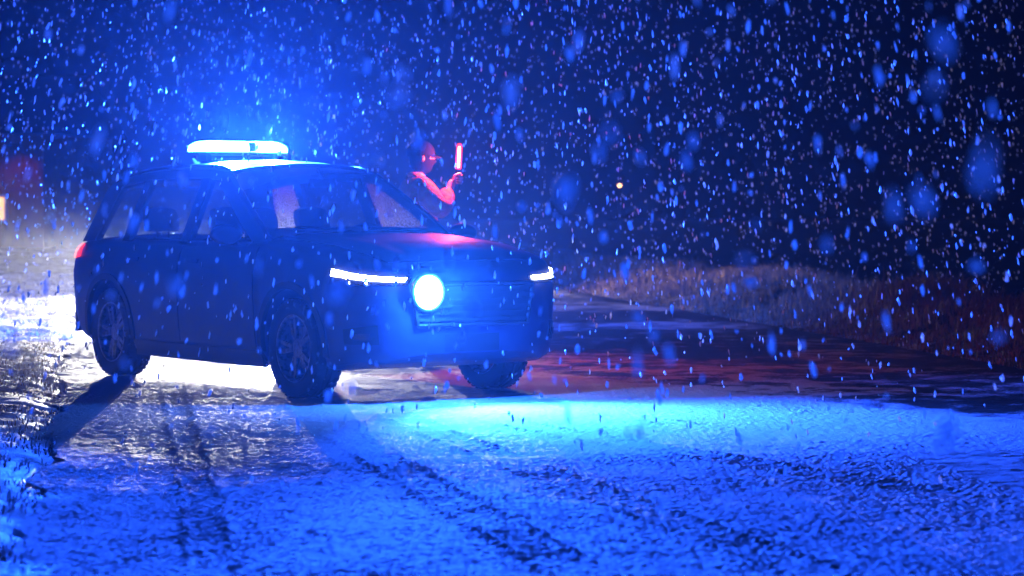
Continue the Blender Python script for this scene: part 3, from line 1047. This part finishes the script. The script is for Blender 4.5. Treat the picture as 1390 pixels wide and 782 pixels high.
bt = empty('traffic_baton', tuple(P.location + Matrix.Rotation(R(15), 3, 'Z') @ HAND + Vector((0, 0, -.08))), 0)
bt.rotation_euler = (0, R(3), 0)
tag(bt, 'glowing red traffic baton held upright in the raised hand of the person', 'baton')
MB().lathe([(0, 0), (.016, 0), (.019, .01), (.017, .03), (.017, .14), (.024, .15), (.024, .165), (0, .165)], 'z', n=16).build('handle', M_dark, bt, True)
MB().lathe([(0, .166), (.022, .166), (.025, .19), (.023, .35), (.015, .375), (0, .38)], 'z', n=18).build('light_tube', M_baton, bt, True)
MB().lathe([(0, .175), (.010, .18), (.010, .35), (0, .355)], 'z', n=12).build('light_core', M_core, bt, True)
for zz in (.22, .34):
    point('baton_light', bt, (0, 0, zz), P_BATON, (1.0, .08, .07), .022)

# ================================================================== far things
M_redwood = pmat('red_wood', (0.30, 0.05, 0.025), 0.8, noise=(3, (0.22, 0.035, 0.02), .4, .7))
M_roofing = pmat('dark_roofing', (0.04, 0.04, 0.045), 0.8)
M_trim = pmat('white_trim', (0.7, 0.7, 0.68), 0.6)
M_win = emat('lit_window_pane', (1.0, 0.5, 0.2), 1.6, False)
house = empty('house', (-18.45, 82, 0), R(-12))
tag(house, 'red wooden house with a lit window far beyond the snowy verge', 'house')
MB().box((0, 0, 1.9), (8.0, 6, 3.9)).build('wall', M_redwood, house)
k = 0
for i in range(26):
    MB().box((-3.87 + i * .31, -3.02, 1.95), (.05, .03, 3.7)).build('plank', M_redwood, house)
rf = MB(); rf.add([(-4.4, -3.5, 3.75), (4.4, -3.5, 3.75), (4.4, 0, 5.8), (-4.4, 0, 5.8), (4.4, 3.5, 3.75), (-4.4, 3.5, 3.75)],
                  [(0, 1, 2, 3), (3, 2, 4, 5), (0, 3, 5), (1, 4, 2), (0, 5, 4, 1)])
roof = rf.build('roof', M_roofing, house)
MB().box((1.5, .6, 5.9), (.6, .6, 1.0)).build('chimney', M_roofing, roof)
for wx, lit in ((2.45, True), (-1.6, False)):
    w = MB()
    for dx, dz, sx, sz in ((-.28, 0, .07, .8), (.28, 0, .07, .8), (0, .4, .63, .07), (0, -.4, .63, .07), (0, 0, .04, .74)):
        w.box((wx + dx, -3.07, 1.35 + dz), (sx, .06, sz))
    wo = w.build('window', M_trim, house)
    MB().box((wx, -3.04, 1.35), (.5, .02, .74)).build('pane', M_win if lit else M_glass, wo)
pl = empty('added_wall_lamp'); pl.parent = house; pl.location = (3.3, -3.15, 3.3)  # invented lamp that makes the red wall visible
MB().lathe([(0, .1), (.07, .07), (.09, .02), (0, .02)], 'z', (0, -.9, .0), 12).tube([(0, .1, .12), (0, -.9, .1)], .02, 6).build('lamp_shade', M_plastic, pl, True)
spot('wall_fill', pl, (0, -.9, .0), (.0, .45, -1), 25, (1.0, .5, .25), 120, .8, .06)

lamp = empty('street_lamp', (6.75, 152, -.1), 0)
tag(lamp, 'small distant street lamp glowing orange beyond the verge', 'street lamp')
MB().tube([(0, 0, 0), (0, 0, 2.6), (0, -.1, 2.95)], [.06, .045, .035], 8).build('post', M_plastic, lamp, True)
MB().lathe([(0, .12), (.12, .08), (.16, 0), (0, 0)], 'z', (0, -.15, 3.0), 12).build('hood', M_plastic, lamp, True)
MB().lathe([(0, 0), (.1, -.01), (.09, -.10), (0, -.14)], 'z', (0, -.15, 2.99), 12).build('bulb', emat('orange_bulb', (1.0, .45, .12), 12, False), lamp, True)

# ================================================================== grass on the verges
M_grass = pmat('dead_grass', (0.20, 0.115, 0.045), 0.8, noise=(2.5, (0.34, 0.22, 0.10), .35, .65))
M_grass_snow = pmat('frosted_grass', (0.30, 0.24, 0.15), 0.7, noise=(7, (0.72, 0.74, 0.78), .42, .58))


def blades(name, base, hgt, mat, lean=.6, w=.004):
    """every blade a bent two-segment strip"""
    n = len(base)
    a = RNG.uniform(0, 2 * math.pi, n); ln = RNG.uniform(.1, 1, n) * lean
    h = hgt * RNG.uniform(.5, 1.25, n)
    dx, dy = np.cos(a), np.sin(a); b = RNG.uniform(0, 2 * math.pi, n)
    wx, wy = np.cos(b) * w, np.sin(b) * w
    V = np.zeros((n, 5, 3))
    V[:, 0] = base + np.stack([wx, wy, -.02 + 0 * wx], -1); V[:, 1] = base - np.stack([wx, wy, .02 + 0 * wx], -1)
    m = base + np.stack([dx * ln * h * .35, dy * ln * h * .35, h * .6], -1)
    V[:, 2] = m - np.stack([wx, wy, 0 * wx], -1) * .8; V[:, 3] = m + np.stack([wx, wy, 0 * wx], -1) * .8
    V[:, 4] = base + np.stack([dx * ln * h * 1.1, dy * ln * h * 1.1, h * (1 - .35 * ln)], -1)
    k = np.arange(n) * 5
    T = np.concatenate([np.stack([k, k + 1, k + 2], -1), np.stack([k, k + 2, k + 3], -1), np.stack([k + 3, k + 2, k + 4], -1)])
    me = bpy.data.meshes.new(name)
    me.vertices.add(n * 5); me.vertices.foreach_set('co', V.reshape(-1).astype(np.float32))
    me.loops.add(T.size); me.loops.foreach_set('vertex_index', T.ravel().astype(np.int32))
    me.polygons.add(len(T)); me.polygons.foreach_set('loop_start', np.arange(0, T.size, 3, dtype=np.int32))
    me.update(calc_edges=True)
    me.materials.append(mat)
    o = bpy.data.objects.new(name, me); COL.objects.link(o)
    return o


def scatter(n, s0, s1, t0, t1, keep, pw=1.0):
    s = RNG.uniform(s0, s1, n); t = t0 + (t1 - t0) * RNG.uniform(0, 1, n) ** pw
    x = s * RN.x + t * RD.x; y = s * RN.y + t * RD.y
    k = keep(x, y, s)
    s, t, x, y = s[k], t[k], x[k], y[k]
    return np.stack([x, y, terrain_z(s, t)], -1)


kb = lambda x, y, s: (fbm(x, y, .55, 101, 3) > -.12) | (RNG.uniform(0, 1, x.shape) < .12)
g1 = scatter(52000, 7.5, 10.6, 18, 60, lambda x, y, s: kb(x, y, s) & (RNG.uniform(0, 1, x.shape) < np.clip((s - 7.3) / .9, .12, 1)), 1.3)
hh = .10 + .12 * np.clip((g1[:, 0] * RN.x + g1[:, 1] * RN.y - 7.6) / 1.5, 0, 1)
o = blades('grass', g1, hh, M_grass, 1.0, .005)
tag(o, 'brown dead grass matted over the low bank beside the road', 'grass', kind='stuff')
g2 = scatter(70000, -5.5, -.25, 9, 48, lambda x, y, s: kb(x, y, s), 1.2)
o = blades('grass', g2, .04, M_grass_snow, 1.6, .005)
tag(o, 'frosted grass on the verge beside the rear of the police car', 'grass', kind='stuff')


def clump(pos, n, hgt, spread, label):
    p = np.array(pos) + np.stack([RNG.normal(0, spread, n), RNG.normal(0, spread * .6, n), np.zeros(n)], -1)
    o = blades('dry_grass_clump', p - np.array(pos), hgt * (1.0 - .35 * RNG.uniform(0, 1, n)), M_grass, .9, .005)
    o.location = pos
    tag(o, label, 'grass clump', 'dry grass clumps on the bank')


for x, y, n, h_, sp_, lb_ in ((4.62, 27.0, 900, .38, .26, 'tall pale clump of dry grass standing above the crest of the bank'),):
    s_, t_ = st(x, y)
    clump((x, y, float(terrain_z(np.array([s_]), np.array([t_]))[0])), n, h_, sp_, lb_)

# ================================================================== falling snow
M_flake = bpy.data.materials.new('snowflake'); M_flake.use_nodes = True
nt = M_flake.node_tree; nt.nodes.clear()
out = nt.nodes.new('ShaderNodeOutputMaterial')
df = nt.nodes.new('ShaderNodeBsdfDiffuse'); df.inputs[0].default_value = (.9, .9, .92, 1)
tl = nt.nodes.new('ShaderNodeBsdfTranslucent'); tl.inputs[0].default_value = (.9, .92, .95, 1)
mx = nt.nodes.new('ShaderNodeMixShader'); mx.inputs[0].default_value = .6
nt.links.new(df.outputs[0], mx.inputs[1]); nt.links.new(tl.outputs[0], mx.inputs[2]); nt.links.new(mx.outputs[0], out.inputs[0])

N = 62000
yy = RNG.uniform(1.6, 40, N)
xx = RNG.uniform(-1, 1, N) * (1.2 + yy * .26)
zz = RNG.uniform(.03, 1, N) * np.minimum(5.5, 2.2 + yy * .11)
# even density: thin the near part, where the box is narrower
dens = 9.0
keep = RNG.uniform(0, 1, N) < np.clip(((1.2 + yy * .26) * np.minimum(5.5, 2.2 + yy * .11)) / (11.6 * 5.5) , 0, 1)
# none inside the cars or the person
c, s_ = math.cos(-CAR_H), math.sin(-CAR_H)
lx = (xx - CAR_POS.x) * c - (yy - CAR_POS.y) * s_; ly = (xx - CAR_POS.x) * s_ + (yy - CAR_POS.y) * c
keep &= (yy < 20) | (RNG.uniform(0, 1, N) < .45)
keep &= ~((np.abs(lx) < 2.4) & (np.abs(ly) < 1.0) & (zz < 1.70))
keep &= ~((np.hypot(xx + .7, yy - 20.2) < .5) & (zz < 1.95))
keep &= ~(yy < 2.2) | (np.abs(xx) > .25)
xx, yy, zz = xx[keep], yy[keep], zz[keep]
K = 95                                                   # big wet clumps drifting close by
ky = RNG.uniform(2.3, 6.5, K); xx = np.append(xx, RNG.uniform(-.3, .3, K) * ky); zz = np.append(zz, 1.3 + RNG.uniform(-.2, .2, K) * ky); yy = np.append(yy, ky)
N = len(xx)
print('flakes', N)
wd = np.exp(RNG.normal(math.log(.0047), .45, N))
wd[-K:] = RNG.uniform(.006, .012, K)
ln = wd * RNG.uniform(1.5, 5.2, N)
wd[:-K] = np.minimum(wd[:-K], .0095)
ln = np.minimum(ln, .026)
ln[-K:] = wd[-K:] * RNG.uniform(1.0, 2.0, K)
tilt = .085 * xx / np.maximum(yy, 4) * 18 * .55 + RNG.normal(0, .10, N)     # wind bends their fall
dirv = np.stack([-np.sin(tilt), RNG.normal(0, .15, N), np.cos(tilt)], -1)
dirv /= np.linalg.norm(dirv, axis=1)[:, None]
a1 = np.cross(dirv, np.stack([np.cos(RNG.uniform(0, 6.28, N)), np.sin(RNG.uniform(0, 6.28, N)), 0 * tilt], -1)); a1 /= np.linalg.norm(a1, axis=1)[:, None] + 1e-9
a2 = np.cross(dirv, a1)
ce = np.stack([xx, yy, zz], -1)
V = np.zeros((N, 8, 3))
j = lambda lo=.65, hi=1.3: RNG.uniform(lo, hi, N)[:, None]
W1, L1 = wd[:, None], ln[:, None]
V[:, 0] = ce + dirv * L1 * j(); V[:, 7] = ce - dirv * L1 * j()
for k in range(3):
    q = 2 * math.pi * k / 3
    V[:, 1 + k] = ce + dirv * L1 * .42 * j(.4, 1.5) + (a1 * math.cos(q) + a2 * math.sin(q)) * W1 * j()
    q += math.pi / 3
    V[:, 4 + k] = ce - dirv * L1 * .42 * j(.4, 1.5) + (a1 * math.cos(q) + a2 * math.sin(q)) * W1 * j()
tri = np.array([(0, 1, 2), (0, 2, 3), (0, 3, 1), (1, 4, 2), (2, 5, 3), (3, 6, 1), (4, 5, 2), (5, 6, 3), (6, 4, 1), (7, 5, 4), (7, 6, 5), (7, 4, 6)])
T = (np.arange(N)[:, None, None] * 8 + tri[None]).reshape(-1, 3)
me = bpy.data.meshes.new('falling_snow')
me.vertices.add(N * 8); me.vertices.foreach_set('co', V.reshape(-1).astype(np.float32))
me.loops.add(T.size); me.loops.foreach_set('vertex_index', T.ravel().astype(np.int32))
me.polygons.add(len(T)); me.polygons.foreach_set('loop_start', np.arange(0, T.size, 3, dtype=np.int32))
me.update(calc_edges=True)
me.materials.append(M_flake)
fs = bpy.data.objects.new('falling_snow', me); COL.objects.link(fs)
tag(fs, 'thick wet snowflakes falling through the air all round the police car', 'snow', kind='stuff')

# ================================================================== haze
hz = MB().box((0, 190, 3.3), (790, 404, 9.0)).build('haze', bpy.data.materials.new('haze_air'))
hm_ = hz.data.materials[0]; hm_.use_nodes = True
nt = hm_.node_tree; nt.nodes.clear()
out = nt.nodes.new('ShaderNodeOutputMaterial')
pv = nt.nodes.new('ShaderNodeVolumePrincipled')
pv.inputs['Color'].default_value = (.92, .94, .98, 1)
pv.inputs['Density'].default_value = HAZE
pv.inputs['Anisotropy'].default_value = .82  # even haze gives the lamps a glow like lens bloom
nt.links.new(pv.outputs[0], out.inputs['Volume'])
tag(hz, 'thin snowy night air, its glow round the lamps in place of lens bloom', 'haze', kind='stuff')
